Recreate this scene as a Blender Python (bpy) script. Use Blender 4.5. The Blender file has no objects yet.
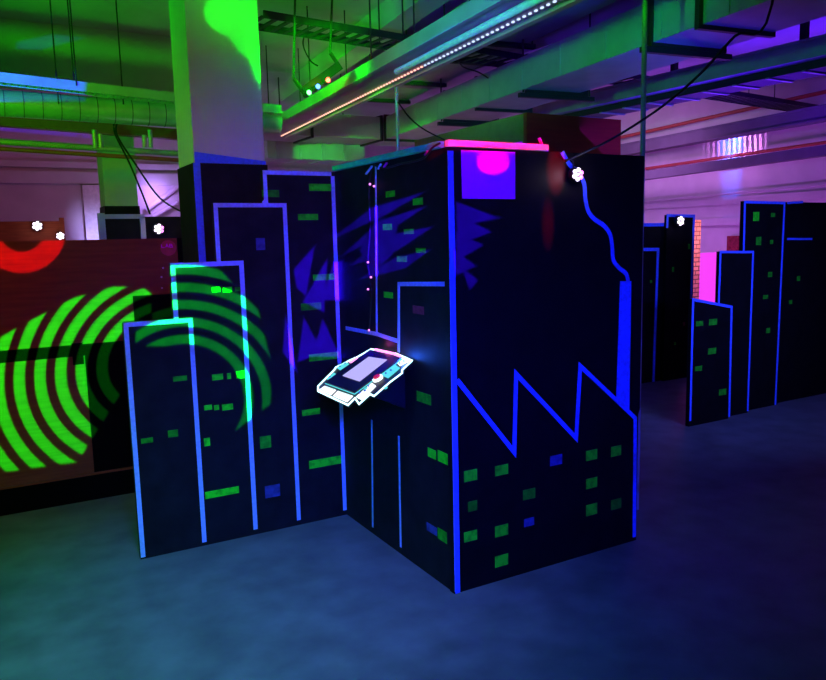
import bpy, bmesh, math, random
from mathutils import Vector, Matrix
random.seed(7)
sc = bpy.context.scene
COL = sc.collection

# ------------------------------------------------------------------ camera
EYE = Vector((0, 0, 1.6)); FPX = 751.0
CR = Vector((0.86940478, -0.49354152, -0.0234966))      # camera right
CD = Vector((-0.08616307, -0.10461282, -0.99077348))    # camera down
CF = Vector((0.4865298, 0.86340774, -0.13347594))       # camera forward
cam = bpy.data.objects.new('camera', bpy.data.cameras.new('camera')); COL.objects.link(cam)
R = Matrix((CR, -CD, -CF)).transposed()
cam.matrix_world = Matrix.Translation(EYE) @ R.to_4x4()
cam.data.sensor_width = 36; cam.data.lens = FPX/826*36; cam.data.clip_start = .05
sc.camera = cam

# measured points: the photo's pixel (x, y) put on a real plane of the hall
def P(px, py, x=None, y=None, z=None):
    r = CR*(px-413) + CD*(py-340) + CF*FPX
    if x is not None: t = (x-EYE.x)/r.x
    elif y is not None: t = (y-EYE.y)/r.y
    else: t = (z-EYE.z)/r.z
    return EYE + r*t
def Pn(px, py, o, n):
    r = CR*(px-413) + CD*(py-340) + CF*FPX
    return EYE + r*((o-EYE).dot(n)/r.dot(n))

# ------------------------------------------------------------------ view and world
vs = sc.view_settings
vs.view_transform = 'Standard'; vs.look = 'None'; vs.gamma = 1; vs.use_curve_mapping = False
vs.exposure = 0.0
w = bpy.data.worlds.new('world'); sc.world = w; w.use_nodes = True
bg = w.node_tree.nodes['Background']
bg.inputs[0].default_value = (.25, .12, .8, 1); bg.inputs[1].default_value = .008
sc.cycles.max_bounces = 5; sc.cycles.diffuse_bounces = 3; sc.cycles.glossy_bounces = 2
sc.cycles.use_denoising = True

# ------------------------------------------------------------------ tiny node-expression helper
class Ex:
    def __init__(s, nt, sock): s.nt, s.s = nt, sock
    def _m(s, op, *a, clamp=False):
        n = s.nt.nodes.new('ShaderNodeMath'); n.operation = op; n.use_clamp = clamp
        for i, v in enumerate((s,)+a):
            if isinstance(v, Ex): s.nt.links.new(v.s, n.inputs[i])
            else: n.inputs[i].default_value = v
        return Ex(s.nt, n.outputs[0])
    def __add__(s, o): return s._m('ADD', o)
    __radd__ = __add__
    def __sub__(s, o): return s._m('SUBTRACT', o)
    def __rsub__(s, o): return (s*-1.0)+o
    def __mul__(s, o): return s._m('MULTIPLY', o)
    __rmul__ = __mul__
    def __rtruediv__(s, o):
        n = s.nt.nodes.new('ShaderNodeMath'); n.operation = 'DIVIDE'; n.inputs[0].default_value = o; s.nt.links.new(s.s, n.inputs[1]); return Ex(s.nt, n.outputs[0])
    def __truediv__(s, o): return s._m('DIVIDE', o)
    def min(s, o): return s._m('MINIMUM', o)
    def max(s, o): return s._m('MAXIMUM', o)
    def sqrt(s): return s._m('SQRT')
    def sin(s): return s._m('SINE')
    def sat(s): return s._m('ADD', 0.0, clamp=True)

def poly(X, Y, pts, soft=2.0):                     # convex polygon, 1 inside
    A = sum(pts[i][0]*pts[(i+1) % len(pts)][1]-pts[(i+1) % len(pts)][0]*pts[i][1] for i in range(len(pts)))
    if A < 0: pts = pts[::-1]
    m = None
    for i in range(len(pts)):
        x0, y0 = pts[i]; x1, y1 = pts[(i+1) % len(pts)]
        L = math.hypot(x1-x0, y1-y0); nx, ny = -(y1-y0)/L, (x1-x0)/L
        d = X*(nx/soft) + (Y*(ny/soft) + (-(nx*x0+ny*y0)/soft + .5))
        m = d if m is None else m.min(d)
    return m.sat()
def ell(X, Y, cx, cy, rx, ry, soft=2.0):
    q = (((X-cx)*(1/rx))._m('POWER', 2.0) + ((Y-cy)*(1/ry))._m('POWER', 2.0)).sqrt()
    return ((1.0-q)*(min(rx, ry)/soft)+.5).sat()

def aim(o, target):
    o.rotation_euler = (Vector(target)-o.location).to_track_quat('-Z', 'Y').to_euler()
def spot(name, loc, target, color, power, angle=60, blend=.5, size=.05):
    l = bpy.data.lights.new(name, 'SPOT'); l.color = color; l.energy = power
    l.spot_size = math.radians(angle); l.spot_blend = blend; l.shadow_soft_size = size
    o = bpy.data.objects.new(name, l); COL.objects.link(o); o.location = loc; aim(o, target)
    return o
def area(name, loc, target, color, power, sx, sy, spread=180):
    l = bpy.data.lights.new(name, 'AREA'); l.color = color; l.energy = power
    l.shape = 'RECTANGLE'; l.size = sx; l.size_y = sy; l.spread = math.radians(spread)
    o = bpy.data.objects.new(name, l); COL.objects.link(o); o.location = loc; aim(o, target)
    return o
def point(name, loc, color, power, size=.02):
    l = bpy.data.lights.new(name, 'POINT'); l.color = color; l.energy = power; l.shadow_soft_size = size
    o = bpy.data.objects.new(name, l); COL.objects.link(o); o.location = loc
    return o

# effect projectors with a patterned gobo: the pattern is a function of the beam's direction.
def projector(name, loc, target, color, power, angle, build):
    o = spot(name, loc, target, color, power, angle, .1, .004)
    loc = Vector(loc); l = o.data; l.use_nodes = True; nt = l.node_tree
    em = nt.nodes['Emission']
    g = nt.nodes.new('ShaderNodeNewGeometry')
    def dot(v):
        n = nt.nodes.new('ShaderNodeVectorMath'); n.operation = 'DOT_PRODUCT'
        nt.links.new(g.outputs['Incoming'], n.inputs[0]); n.inputs[1].default_value = v
        return Ex(nt, n.outputs['Value'])
    dx, dy, dz = dot((1, 0, 0)), dot((0, 1, 0)), dot((0, 0, 1)); dr, dd_, df = dot(CR), dot(CD), dot(CF)
    e = loc-EYE
    def frame(c, **pl):              # where the beam meets the given plane, measured as in the photo
        ax, val = list(pl.items())[0]; i = 'xyz'.index(ax)
        t = (1.0/(dx, dy, dz)[i])*(val-loc[i])
        f = t*df+e.dot(CF)
        return (t*dr+e.dot(CR))/f*FPX+413.0, (t*dd_+e.dot(CD))/f*FPX+340.0
    mask = build(frame)
    nt.links.new(mask.s, em.inputs['Strength'])
    return o

XB, YB, YS = 1.726, 2.727, 3.905       # booth side plane x, booth front plane y, skyline wall plane y
YL = 5.04                              # low plywood wall
YC, YD = 4.22, 5.67                    # two skyline walls on the right
XW, YW, ZC = 9.3, 11.4, 3.6            # hall walls and ceiling

# black light tubes above the arena
area('blacklight_near', (.1, -1.0, 2.3), (2.0, 3.4, .75), (0.024, 0.029, 1.000), 35.34, 1.2, .3, 48)
area('blacklight_right', (4.2, 1.2, 2.6), (5.4, 4.6, .9), (0.120, 0.150, 1.000), 26.00, 1.6, .3, 60)
spot('floor_wash', (.5, 2.2, 2.8), (.85, 3.0, 0), (0.137, 0.150, 1.000), 387.07, 62, 1, .15)
spot('floor_wash_violet', (4.0, 2.0, 2.7), (3.9, 2.6, 0), (0.250, 0.025, 1.000), 24.19, 80, 1, .2)
spot('floor_green', (-1.4, 1.8, 2.6), (-.4, 2.8, 0), (0.040, 1.000, 0.200), 324.00, 80, 1, .2)
spot('violet_front', (.6, .6, 3.2), (1.6, 3.9, 1.7), (1.000, 0.000, 0.233), 64.80, 34, 1, .15)
spot('red_wash_plywood', (-1.2, 2.2, 3.0), (.2, 5.04, 1.4), (1.000, 0.050, 0.020), 98.80, 60, 1, .15)
# green par cans low on the left throwing at ducts and column
spot('green_par_column', (-1.6, 4.75, 2.0), (1.2, 4.95, 3.0), (0.000, 1.000, 0.000), 102.00, 80, 1, .15)
spot('green_par_duct', (-1.0, 1.2, 1.9), (3.6, 4.8, 4.75), (0.000, 1.000, 0.000), 508.20, 46, .3, .1)
spot('green_par_back', (-1.6, 5.4, 2.2), (1.3, 8.0, 2.4), (0.150, 1.000, 0.000), 59.40, 60, 1, .15)
# far walls
area('violet_wash_right', (6.8, 6.6, .9), (9.3, 7.2, 2.6), (0.550, 0.117, 1.000), 38.88, 3.0, .4, 170)
area('pink_wash_right', (7.2, 8.5, 2.9), (9.3, 9.5, 1.0), (0.714, 0.286, 1.000), 39.20, 3.0, .4, 170)
area('violet_wash_back', (1.8, 9.0, .9), (2.2, 11.4, 2.2), (0.789, 0.263, 1.000), 10.03, 3.0, .4, 170)
area('pink_wash_back', (.6, 8.6, 3.2), (.8, 11.4, 2.0), (1.000, 0.222, 0.333), 4.86, 2.0, .4, 170)
area('mauve_up_centre', (4.0, 7.2, 1.2), (4.0, 7.6, 3.6), (1.000, 0.250, 0.600), 3.43, 2.4, 1.6, 120)
area('violet_up_right', (6.6, 5.0, 2.0), (6.6, 5.0, 3.6), (0.055, 0.000, 1.000), 55.44, 2.0, 1.4, 150)
area('blue_up_duct', (3.6, 3.5, 2.05), (4.2, 3.9, 2.9), (0.030, 0.000, 1.000), 7.00, .8, .6, 150)
area('lilac_column', (.1, 1.4, 2.4), (1.35, 4.6, 2.7), (1.000, 0.625, 0.250), 0.32, .3, .3, 40)
spot('green_ceiling_beam', (-1.3, 4.72, 1.9), (1.2, 6.6, 3.6), (0.000, 1.000, 0.000), 315.00, 70, 1, .1)
spot('green_rail_fill', (1.0, 3.2, 2.6), (2.8, 6.2, 2.84), (0, 1, 0), 1500, 21, .4, .05)  # added unseen spot that brightens the trough's near rail green
spot('blue_trough_fill', (1.0, 2.0, 2.1), (2.4, 3.7, 2.8), (.09, 0, 1), 260, 34, 1, .08)  # added unseen spot that turns the trough's tube and underside blue
L0 = (-.35, -.25, 2.55)
def b_green(fr):
    X, Y = fr((185, 400), y=YS)
    q = (((X-185)*.95)._m('POWER', 2.0)+(Y-400)._m('POWER', 2.0)).sqrt()
    ring = ((q*(2*math.pi/17.3)+(math.pi/2-130*2*math.pi/17.3)).sin()*2.2+.55).sat()
    rng = poly(X, Y, [(199, 262), (212, 262), (258, 310), (273, 370), (270, 404), (236, 430), (199, 436)]).max(poly(X, Y, [(136, 264), (200, 264), (200, 346), (136, 346)]))
    out = ((139-q)*.5).sat()*((q-48)*.3).sat()
    right = ring*rng*out
    X, Y = fr((80, 368), y=YL)
    q = ((X-166.0+(Y-358)*.2)._m('POWER', 2.0)+((Y-358)*(1/.86))._m('POWER', 2.0)).sqrt()
    ring = ((q*(2*math.pi/20.4)+(math.pi/2-83.5*2*math.pi/20.4)).sin()*2.4+.75).sat()*((q-50)*.4).sat()
    rng = poly(X, Y, [(-12, 344), (34, 319), (74, 298), (112, 287), (142, 287), (151, 294), (151, 345), (77, 462), (-12, 474)])
    left = ring*rng*1.7
    X, Y = fr((235, 40), y=4.6)
    blob = ell(X, Y, 236, 12, 32, 24).max(poly(X, Y, [(212, 10), (300, 10), (300, 64), (250, 60), (236, 50), (230, 38)]))
    return right.max(left).max(blob*.16)
projector('green_gobo_beam', L0, (.6, 4.4, 1.9), (0, 1, .01), 8000, 75, b_green)
def b_red(fr):
    X, Y = fr((50, 250), y=YL)
    q = ((X-22)._m('POWER', 2.0)+(Y-229)._m('POWER', 2.0)).sqrt()
    m = ((45-q)*.5).sat()*((q-22)*.5).sat()*((Y-236.5)*1.0).sat()
    X, Y = fr((500, 170), y=YB)
    m = m.max(ell(X, Y, 493, 162, 16, 13)*.25)
    m = m.max(ell(X, Y, 556, 170, 8, 21, 5)*4.0).max(ell(X, Y, 548, 224, 5, 20, 5)*1.2)
    m = m.max(poly(X, Y, [(428, 135), (572, 135), (572, 156), (500, 152), (428, 152)], 5)*.55)
    X, Y = fr((346, 82), z=2.95)
    m = m.max(ell(X, Y, 372, 84, 18, 9, 8)*.15)
    return m
projector('red_gobo_beam', (-.15, -.25, 2.55), (1.5, 4.0, 1.9), (1, 0, .01), 3000, 75, b_red)
def b_blue(fr):
    X, Y = fr((395, 230), x=XB)
    T = [[(333, 238), (372, 208), (422, 193), (380, 218)], [(342, 256), (380, 221), (424, 207), (385, 234)],
         [(350, 266), (385, 236), (432, 227), (398, 250)], [(358, 280), (395, 258), (430, 250), (405, 268)], [(360, 250), (375, 222), (400, 215), (392, 255), (370, 275)]]
    m = None
    for t in T:
        k = poly(X, Y, t); m = k if m is None else m.max(k)
    X, Y = fr((315, 300), y=YS)
    for t in [[(294, 270), (314, 247), (306, 296), (297, 288)], [(303, 302), (327, 260), (324, 312)], [(298, 362), (304, 318), (322, 352)],
              [(312, 356), (323, 320), (340, 357)], [(283, 352), (286, 317), (297, 372)], [(322, 300), (334, 262), (342, 262), (342, 300)]]:
        m = m.max(poly(X, Y, t))
    X, Y = fr((475, 230), y=YB)
    for t in [[(456, 202), (499, 218), (459, 226)], [(456, 214), (491, 232), (460, 244)], [(456, 232), (483, 245), (458, 260)], [(454, 250), (476, 266), (456, 275)], [(462, 268), (478, 280), (470, 290)]]:
        m = m.max(poly(X, Y, t))
    X, Y = fr((55, 60), z=ZC)
    m = m.max(poly(X, Y, [(54, 44), (84, 48), (62, 62), (44, 74), (20, 74), (20, 62)], 5)*.012)
    X, Y = fr((50, 85), y=6.4)
    m = m.max(poly(X, Y, [(-20, 66), (76, 72), (86, 84), (84, 98), (-20, 98)], 5)*.08)
    X, Y = fr((430, 50), z=2.75)
    m = m.max(poly(X, Y, [(392, 64), (450, 20), (476, 20), (402, 72)], 5)*.08)
    return m
projector('blue_gobo_beam', (-.05, -.35, 2.5), (1.5, 4.0, 1.9), (.03, 0, 1), 22000, 80, b_blue)
def b_gceil(fr):
    X, Y = fr((310, 50), z=ZC)
    return poly(X, Y, [(262, 15), (385, 15), (350, 45), (262, 112)], 3).max(poly(X, Y, [(290, 62), (345, 22), (375, 22), (290, 85)], 3)*.4)
projector('green_ceiling_gobo', (.6, 1.6, 1.9), P(310, 50, z=ZC), (0, 1, 0), 900, 60, b_gceil)
# blue/pink wall washer bar above the right hand wall
def b_wash(fr):
    X, Y = fr((735, 170), x=XW)
    n = ((X*(2*math.pi/5.2)).sin()*1.5+.4).sat()
    top = ((162-Y)*.3).sat()
    body = poly(X, Y, [(704, 134), (762, 134), (760, 240), (706, 240)], 16)*((250-Y)*.011).sat()
    return body*(n*top*1.0+(1.0-top)*.14)
projector('wall_washer_pink', (8.9, 6.95, P(735, 133, x=8.9).z-.05), (XW, 6.95, 2.4), (.8, .25, 1), 32, 165, b_wash)
def b_washb(fr):
    X, Y = fr((735, 170), x=XW)
    return poly(X, Y, [(719, 134), (741, 134), (738, 232), (724, 232)], 8)*((262-Y)*.01).sat()
projector('wall_washer_blue', (8.9, 7.0, P(735, 133, x=8.9).z-.05), (XW, 7.0, 2.4), (.02, .12, 1), 60, 165, b_washb)

# ------------------------------------------------------------------ materials
def mat(name, col, rough=.6, spec=.3, metal=0, noise=.12, scale=20, bump=0, emit=None, es=0):
    m = bpy.data.materials.new(name); m.use_nodes = True; nt = m.node_tree
    b = nt.nodes['Principled BSDF']
    b.inputs['Roughness'].default_value = rough; b.inputs['Metallic'].default_value = metal
    b.inputs['Specular IOR Level'].default_value = spec
    tc = nt.nodes.new('ShaderNodeTexCoord'); nz = nt.nodes.new('ShaderNodeTexNoise')
    nz.inputs['Scale'].default_value = scale; nz.inputs['Detail'].default_value = 4
    nt.links.new(tc.outputs['Object'], nz.inputs['Vector'])
    rp = nt.nodes.new('ShaderNodeMapRange'); rp.inputs[1].default_value = .3; rp.inputs[2].default_value = .7
    rp.inputs[3].default_value = 1-noise; rp.inputs[4].default_value = 1+noise
    nt.links.new(nz.outputs['Fac'], rp.inputs[0])
    mx = nt.nodes.new('ShaderNodeVectorMath'); mx.operation = 'SCALE'; mx.inputs[0].default_value = col
    nt.links.new(rp.outputs[0], mx.inputs['Scale']); nt.links.new(mx.outputs[0], b.inputs['Base Color'])
    if bump:
        bp = nt.nodes.new('ShaderNodeBump'); bp.inputs['Strength'].default_value = bump; bp.inputs['Distance'].default_value = .005
        nt.links.new(nz.outputs['Fac'], bp.inputs['Height']); nt.links.new(bp.outputs[0], b.inputs['Normal'])
    if emit:
        b.inputs['Emission Color'].default_value = (*emit, 1); b.inputs['Emission Strength'].default_value = es
    return m
M = {}
M['board'] = mat('black_painted_board', (.010, .010, .011), .6, .10, 0, .35, 9, .2)
M['front'] = mat('black_gloss_board', (.0045, .0045, .005), .5, .12, 0, .35, 9, .15)
M['board_edge'] = mat('black_board_edge', (.002, .002, .002), .8, .02)
M['board_far'] = mat('black_painted_board_far', (.004, .004, .005), .7, .05, 0, .3, 9)
M['tape'] = mat('pale_fluorescent_tape', (.38, .50, .95), .7, .05, 0, .12, 60)
M['blue_tape'] = mat('blue_fluorescent_tape', (.08, .17, .95), .7, .05, 0, .12, 60)
M['green'] = mat('green_fluorescent_patch', (.025, .95, .012), .7, .1, 0, .35, 30)
M['dullgreen'] = mat('dull_green_patch', (.015, .40, .01), .7, .1, 0, .4, 30)
M['bluepatch'] = mat('faded_violet_patch', (.05, .06, .22), .7, .1, 0, .4, 30)
M['redpatch'] = mat('faded_red_patch', (.25, .03, .05), .7, .1, 0, .4, 30)
M['poster'] = mat('lilac_paper', (.95, .02, .95), .7, .05, 0, .05, 10)
M['wall'] = mat('painted_wall', (.62, .55, .6), .8, .1, 0, .08, 3)
M['ceiling'] = mat('painted_ceiling', (.5, .47, .47), .85, .1, 0, .12, 2)
M['concrete'] = mat('column_paint', (.62, .6, .62), .7, .2, 0, .06, 4)
M['floor'] = mat('grey_sealed_floor', (.10, .11, .11), .5, .2, 0, .25, 5, .08)
M['galv'] = mat('galvanised_sheet', (.45, .46, .46), .42, .5, .55, .15, 6)
M['duct'] = mat('painted_duct', (.42, .42, .42), .5, .4, .15, .12, 5)
M['beam'] = mat('grey_painted_steel', (.14, .12, .16), .6, .2, 0, .1, 5)
M['dark'] = mat('dark_steel', (.03, .03, .032), .5, .4, .3)
M['redpipe'] = mat('red_sprinkler_pipe', (.45, .07, .06), .5, .4)
M['plastic'] = mat('black_plastic', (.012, .012, .014), .4, .4)
M['cable'] = mat('black_cable', (.01, .01, .01), .6, .3)
M['chrome'] = mat('bright_metal', (.7, .7, .72), .3, .5, .7)
M['red_label'] = mat('dark_red_sticker', (.45, .05, .08), .6, .2)
M['white'] = mat('white_plastic', (.8, .8, .8), .5, .3)
M['teal'] = mat('green_lit_batten_tint', (.06, .75, .45), .7, .1)  # green light on the side batten, put into its base colour
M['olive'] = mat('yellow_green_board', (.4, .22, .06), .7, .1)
def emis(name, col, s):
    return mat(name, (.05, .05, .05), .5, .2, 0, 0, 5, 0, col, s)
M['led_white'] = emis('white_led', (.95, .8, 1), 3)
M['led_pink'] = emis('pink_led', (1, .2, .9), 3)
M['led_blue'] = emis('blue_led', (.05, .1, 1), 8)
M['led_red'] = emis('red_led', (1, .05, .03), 8)
M['led_green'] = emis('green_led', (.1, 1, .15), 8)
M['rim'] = emis('glowing_rim', (.55, .95, 1), 2.6)
M['rim_pink'] = emis('glowing_rim_pink', (1, .25, .8), 2.5)
M['rim_cyan'] = emis('cyan_glow', (.12, .85, .9), .9)
M['rim_white'] = emis('white_glow', (.9, .97, 1), 1.5)
M['magenta_screen'] = emis('magenta_backlit_panel', (.95, .05, .95), 1.0)
M['warm_led'] = emis('warm_led_dots', (1, .45, .35), 2)
M['cool_led'] = emis('cool_led_dots', (.6, .75, 1), 1.3)

def wood(name, c1, c2):
    m = mat(name, c1, .6, .2); nt = m.node_tree; b = nt.nodes['Principled BSDF']
    tc = nt.nodes.new('ShaderNodeTexCoord'); mp = nt.nodes.new('ShaderNodeMapping')
    mp.inputs['Scale'].default_value = (1.5, 1.5, 22)
    nz = nt.nodes.new('ShaderNodeTexNoise'); nz.inputs['Scale'].default_value = 2.5; nz.inputs['Detail'].default_value = 6
    cr = nt.nodes.new('ShaderNodeValToRGB')
    cr.color_ramp.elements[0].position = .3; cr.color_ramp.elements[0].color = (*c1, 1)
    cr.color_ramp.elements[1].position = .7; cr.color_ramp.elements[1].color = (*c2, 1)
    nt.links.new(tc.outputs['Object'], mp.inputs[0]); nt.links.new(mp.outputs[0], nz.inputs['Vector'])
    nt.links.new(nz.outputs['Fac'], cr.inputs[0]); nt.links.new(cr.outputs[0], b.inputs['Base Color'])
    return m
M['wood'] = wood('brown_plywood', (.13, .030, .008), (.22, .055, .014))
M['wood2'] = wood('red_brown_board', (.5, .03, .006), (.6, .045, .008))
def brickmat():
    m = mat('brick', (.4, .2, .15), .8, .1); nt = m.node_tree; b = nt.nodes['Principled BSDF']
    tc = nt.nodes.new('ShaderNodeTexCoord'); mp = nt.nodes.new('ShaderNodeMapping'); mp.inputs['Rotation'].default_value = (math.pi/2, 0, 0)
    bt = nt.nodes.new('ShaderNodeTexBrick'); bt.inputs['Scale'].default_value = 4.5
    bt.inputs['Color1'].default_value = (.75, .36, .28, 1); bt.inputs['Color2'].default_value = (.6, .28, .2, 1); bt.inputs['Mortar'].default_value = (.14, .08, .08, 1)
    bt.inputs['Mortar Size'].default_value = .03
    nt.links.new(tc.outputs['Object'], mp.inputs[0]); nt.links.new(mp.outputs[0], bt.inputs['Vector']); nt.links.new(bt.outputs['Color'], b.inputs['Base Color'])
    return m
M['brick'] = brickmat()

# ------------------------------------------------------------------ mesh helpers
class MB:
    def __init__(s): s.v = []; s.f = []; s.smooth = []
    def add(s, vs, fs, sm=False):
        n = len(s.v); s.v += [Vector(v) for v in vs]
        s.f += [tuple(i+n for i in f) for f in fs]; s.smooth += [sm]*len(fs)
        return s
    def box(s, a, b):
        x0, y0, z0 = [min(a[i], b[i]) for i in range(3)]; x1, y1, z1 = [max(a[i], b[i]) for i in range(3)]
        return s.add([(x0,y0,z0),(x1,y0,z0),(x1,y1,z0),(x0,y1,z0),(x0,y0,z1),(x1,y0,z1),(x1,y1,z1),(x0,y1,z1)],
                     [(0,3,2,1),(4,5,6,7),(0,1,5,4),(1,2,6,5),(2,3,7,6),(3,0,4,7)])
    def bar(s, p, q, wd, ht, up=(0, 0, 1), ox=0, oz=0):       # box along p->q; wd sideways, ht upwards, offset ox/oz
        p, q = Vector(p), Vector(q); d = (q-p).normalized(); sd = d.cross(Vector(up)).normalized(); u = sd.cross(d)
        vs = []
        for e in (p, q):
            for a, b in ((-.5, -.5), (.5, -.5), (.5, .5), (-.5, .5)): vs.append(e+sd*(a*wd+ox)+u*(b*ht+oz))
        return s.add(vs, [(0,3,2,1),(4,5,6,7),(0,1,5,4),(1,2,6,5),(2,3,7,6),(3,0,4,7)])
    def tube(s, pts, r, n=10, cap=True):
        pts = [Vector(p) for p in pts]; rings = []
        for i, p in enumerate(pts):
            d = (pts[min(i+1, len(pts)-1)]-pts[max(i-1, 0)]).normalized()
            a = d.cross(Vector((0, 0, 1)));
            if a.length < 1e-3: a = d.cross(Vector((1, 0, 0)))
            a.normalize(); b = d.cross(a)
            rr = r[i] if isinstance(r, (list, tuple)) else r
            rings.append([p+a*(rr*math.cos(2*math.pi*k/n))+b*(rr*math.sin(2*math.pi*k/n)) for k in range(n)])
        vs = [v for rg in rings for v in rg]
        fs = [(i*n+k, i*n+(k+1) % n, (i+1)*n+(k+1) % n, (i+1)*n+k) for i in range(len(pts)-1) for k in range(n)]
        s.add(vs, fs, True)
        if cap:
            s.add(rings[0], [tuple(range(n))[::-1]]); s.add(rings[-1], [tuple(range(n))])
        return s
    def slab(s, pts, n, t):                                    # planar polygon extruded by t along n
        n = Vector(n).normalized()*t; k = len(pts); a = [Vector(p) for p in pts]; b = [p+n for p in a]
        return s.add(a+b, [tuple(range(k))[::-1], tuple(range(k, 2*k))]+[(i, (i+1) % k, (i+1) % k+k, i+k) for i in range(k)])
    def ribbon(s, pts, wd, n, t, closed=False):                # mitred tape on a plane of normal n
        pts = [Vector(p) for p in pts]; n = Vector(n).normalized(); L, Rr = [], []
        m = len(pts)
        for i in range(m):
            dp = (pts[i]-pts[i-1]).normalized() if (i or closed) else None
            dn = (pts[(i+1) % m]-pts[i]).normalized() if (i < m-1 or closed) else None
            dp = dp or dn; dn = dn or dp
            w_ = wd[i] if isinstance(wd, (list, tuple)) else wd
            mt = (dp.cross(n)+dn.cross(n)).normalized(); c = max(.2, mt.dot(dn.cross(n)))
            L.append(pts[i]+mt*(w_/2/c)); Rr.append(pts[i]-mt*(w_/2/c))
        for i in range(m-1 if not closed else m):
            j = (i+1) % m
            s.slab([L[i], L[j], Rr[j], Rr[i]], n, t)
        return s
    def build(s, name, m, parent=None, **props):
        me = bpy.data.meshes.new(name)
        off = Vector(parent['_at']) if parent is not None and '_at' in parent else Vector((0, 0, 0))
        me.from_pydata([v-off for v in s.v], [], s.f); 
        me.polygons.foreach_set('use_smooth', s.smooth)
        bm = bmesh.new(); bm.from_mesh(me); bmesh.ops.recalc_face_normals(bm, faces=bm.faces); bm.to_mesh(me); bm.free()
        me.materials.append(m); o = bpy.data.objects.new(name, me); COL.objects.link(o)
        if parent is not None: o.parent = parent; o['_at'] = tuple(off)
        for k, v in props.items(): o[k] = v
        return o
def thing(name, label, cat, loc, group=None):
    o = bpy.data.objects.new(name, None); COL.objects.link(o); o.location = loc
    o['label'] = label; o['category'] = cat; o['_at'] = tuple(loc)
    if group: o['group'] = group
    o.empty_display_size = .1
    return o
def solo(mb, name, m, label, cat, group=None):
    o = mb.build(name, m); o['label'] = label; o['category'] = cat
    if group: o['group'] = group
    # origin at the base centre
    c = sum((v.co for v in o.data.vertices), Vector())/len(o.data.vertices); c.z = min(v.co.z for v in o.data.vertices)
    o.data.transform(Matrix.Translation(-c)); o.location = c
    return o
def struct(mb, name, m): return mb.build(name, m, kind='structure')
def dup(root, loc, label=None):
    r = root.copy(); COL.objects.link(r); r.location = loc
    if label: r['label'] = label
    for ch in list(root.children):
        c = ch.copy(); COL.objects.link(c); c.parent = r
        for g in ch.children:
            d = g.copy(); COL.objects.link(d); d.parent = c
    return r

# ================================================================== SETTING
struct(MB().box((-4, -3, -.1), (XW+.3, 16, 0)), 'floor', M['floor'])
struct(MB().box((-4, -3, ZC), (XW+.3, 16, ZC+.2)), 'ceiling', M['ceiling'])
struct(MB().box((XW, -3, 0), (XW+.2, 16, ZC)), 'wall_right', M['wall'])
struct(MB().box((-4, YW, 0), (XW, YW+.2, ZC)), 'wall_back', M['wall'])
# ledges on the far walls
struct(MB().box((XW-.05, 4, P(700, 206, x=XW).z), (XW, YW, P(700, 199, x=XW).z)), 'trim_1', M['wall'])
struct(MB().box((XW-.06, 4, P(700, 226, x=XW).z), (XW, YW, P(700, 219, x=XW).z)), 'trim_2', M['wall'])
struct(MB().box((-2, YW-.08, P(60, 184, y=YW).z), (5, YW, P(60, 172, y=YW).z)), 'trim_3', M['concrete'])
struct(MB().box((-2, YW-.06, P(60, 168, y=YW).z), (5, YW, P(60, 162, y=YW).z)), 'trim_4', M['concrete'])
# concrete downstand beams
for i, (a, b) in enumerate((((395, 22), (270, 112)), ((612, 22), (430, 84)))):
    p, q = P(*a, z=3.45), P(*b, z=3.45); d = (q-p).normalized(); p = p-d*3
    struct(MB().bar(p, q+d*.3, .22, .2, oz=.05), 'trim_%d' % (5+i), M['ceiling'])

struct(MB().box((-4, 7.75, P(100, 91, y=7.75).z), (P(225, 80, y=7.75).x, 7.95, ZC-.001)), 'trim_8', M['ceiling'])
# columns -------------------------------------------------------------
def column(x0, x1, y0, y1, label, trim_z):
    t = thing('concrete_column', label, 'column', ((x0+x1)/2, (y0+y1)/2, 0))
    MB().box((x0, y0, 0), (x1, y1, ZC-.001)).build('shaft', M['concrete'], t)
    return t
xa, xb = P(194.5, 165, y=4.6).x, P(265, 165, y=4.6).x
c1 = column(xa, xb, 4.6, 5.0, 'square painted column rising behind the stepped skyline wall, bright green patch near its top', 2)
zt = P(195, 163, y=4.6).z
MB().box((xa-.012, 4.588, 0), (xb+.012, 5.0, zt)).build('black_cladding', M['board'], c1)
MB().slab([(xa, 4.586, zt), (xb, 4.586, zt), (xb, 4.586, P(265, 161.5, y=4.6).z), (xa, 4.586, P(195, 152, y=4.6).z)], (0, -1, 0), .003).build('tape_strip', M['blue_tape'], c1)
MB().box((xa-.012, 4.584, .3), (xa+.03, 4.587, zt)).build('tape_strip', M['blue_tape'], c1)
fx0, fx1 = P(105, 200, y=8).x, P(138, 200, y=8).x
c2 = column(fx0, fx1, 8, 8.35, 'slim green lit column standing far back behind the brown plywood wall', 2)
MB().box((fx0-.01, 7.99, 0), (fx1+.01, 8.35, P(120, 206, y=8).z)).build('black_cladding', M['board'], c2)

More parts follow.
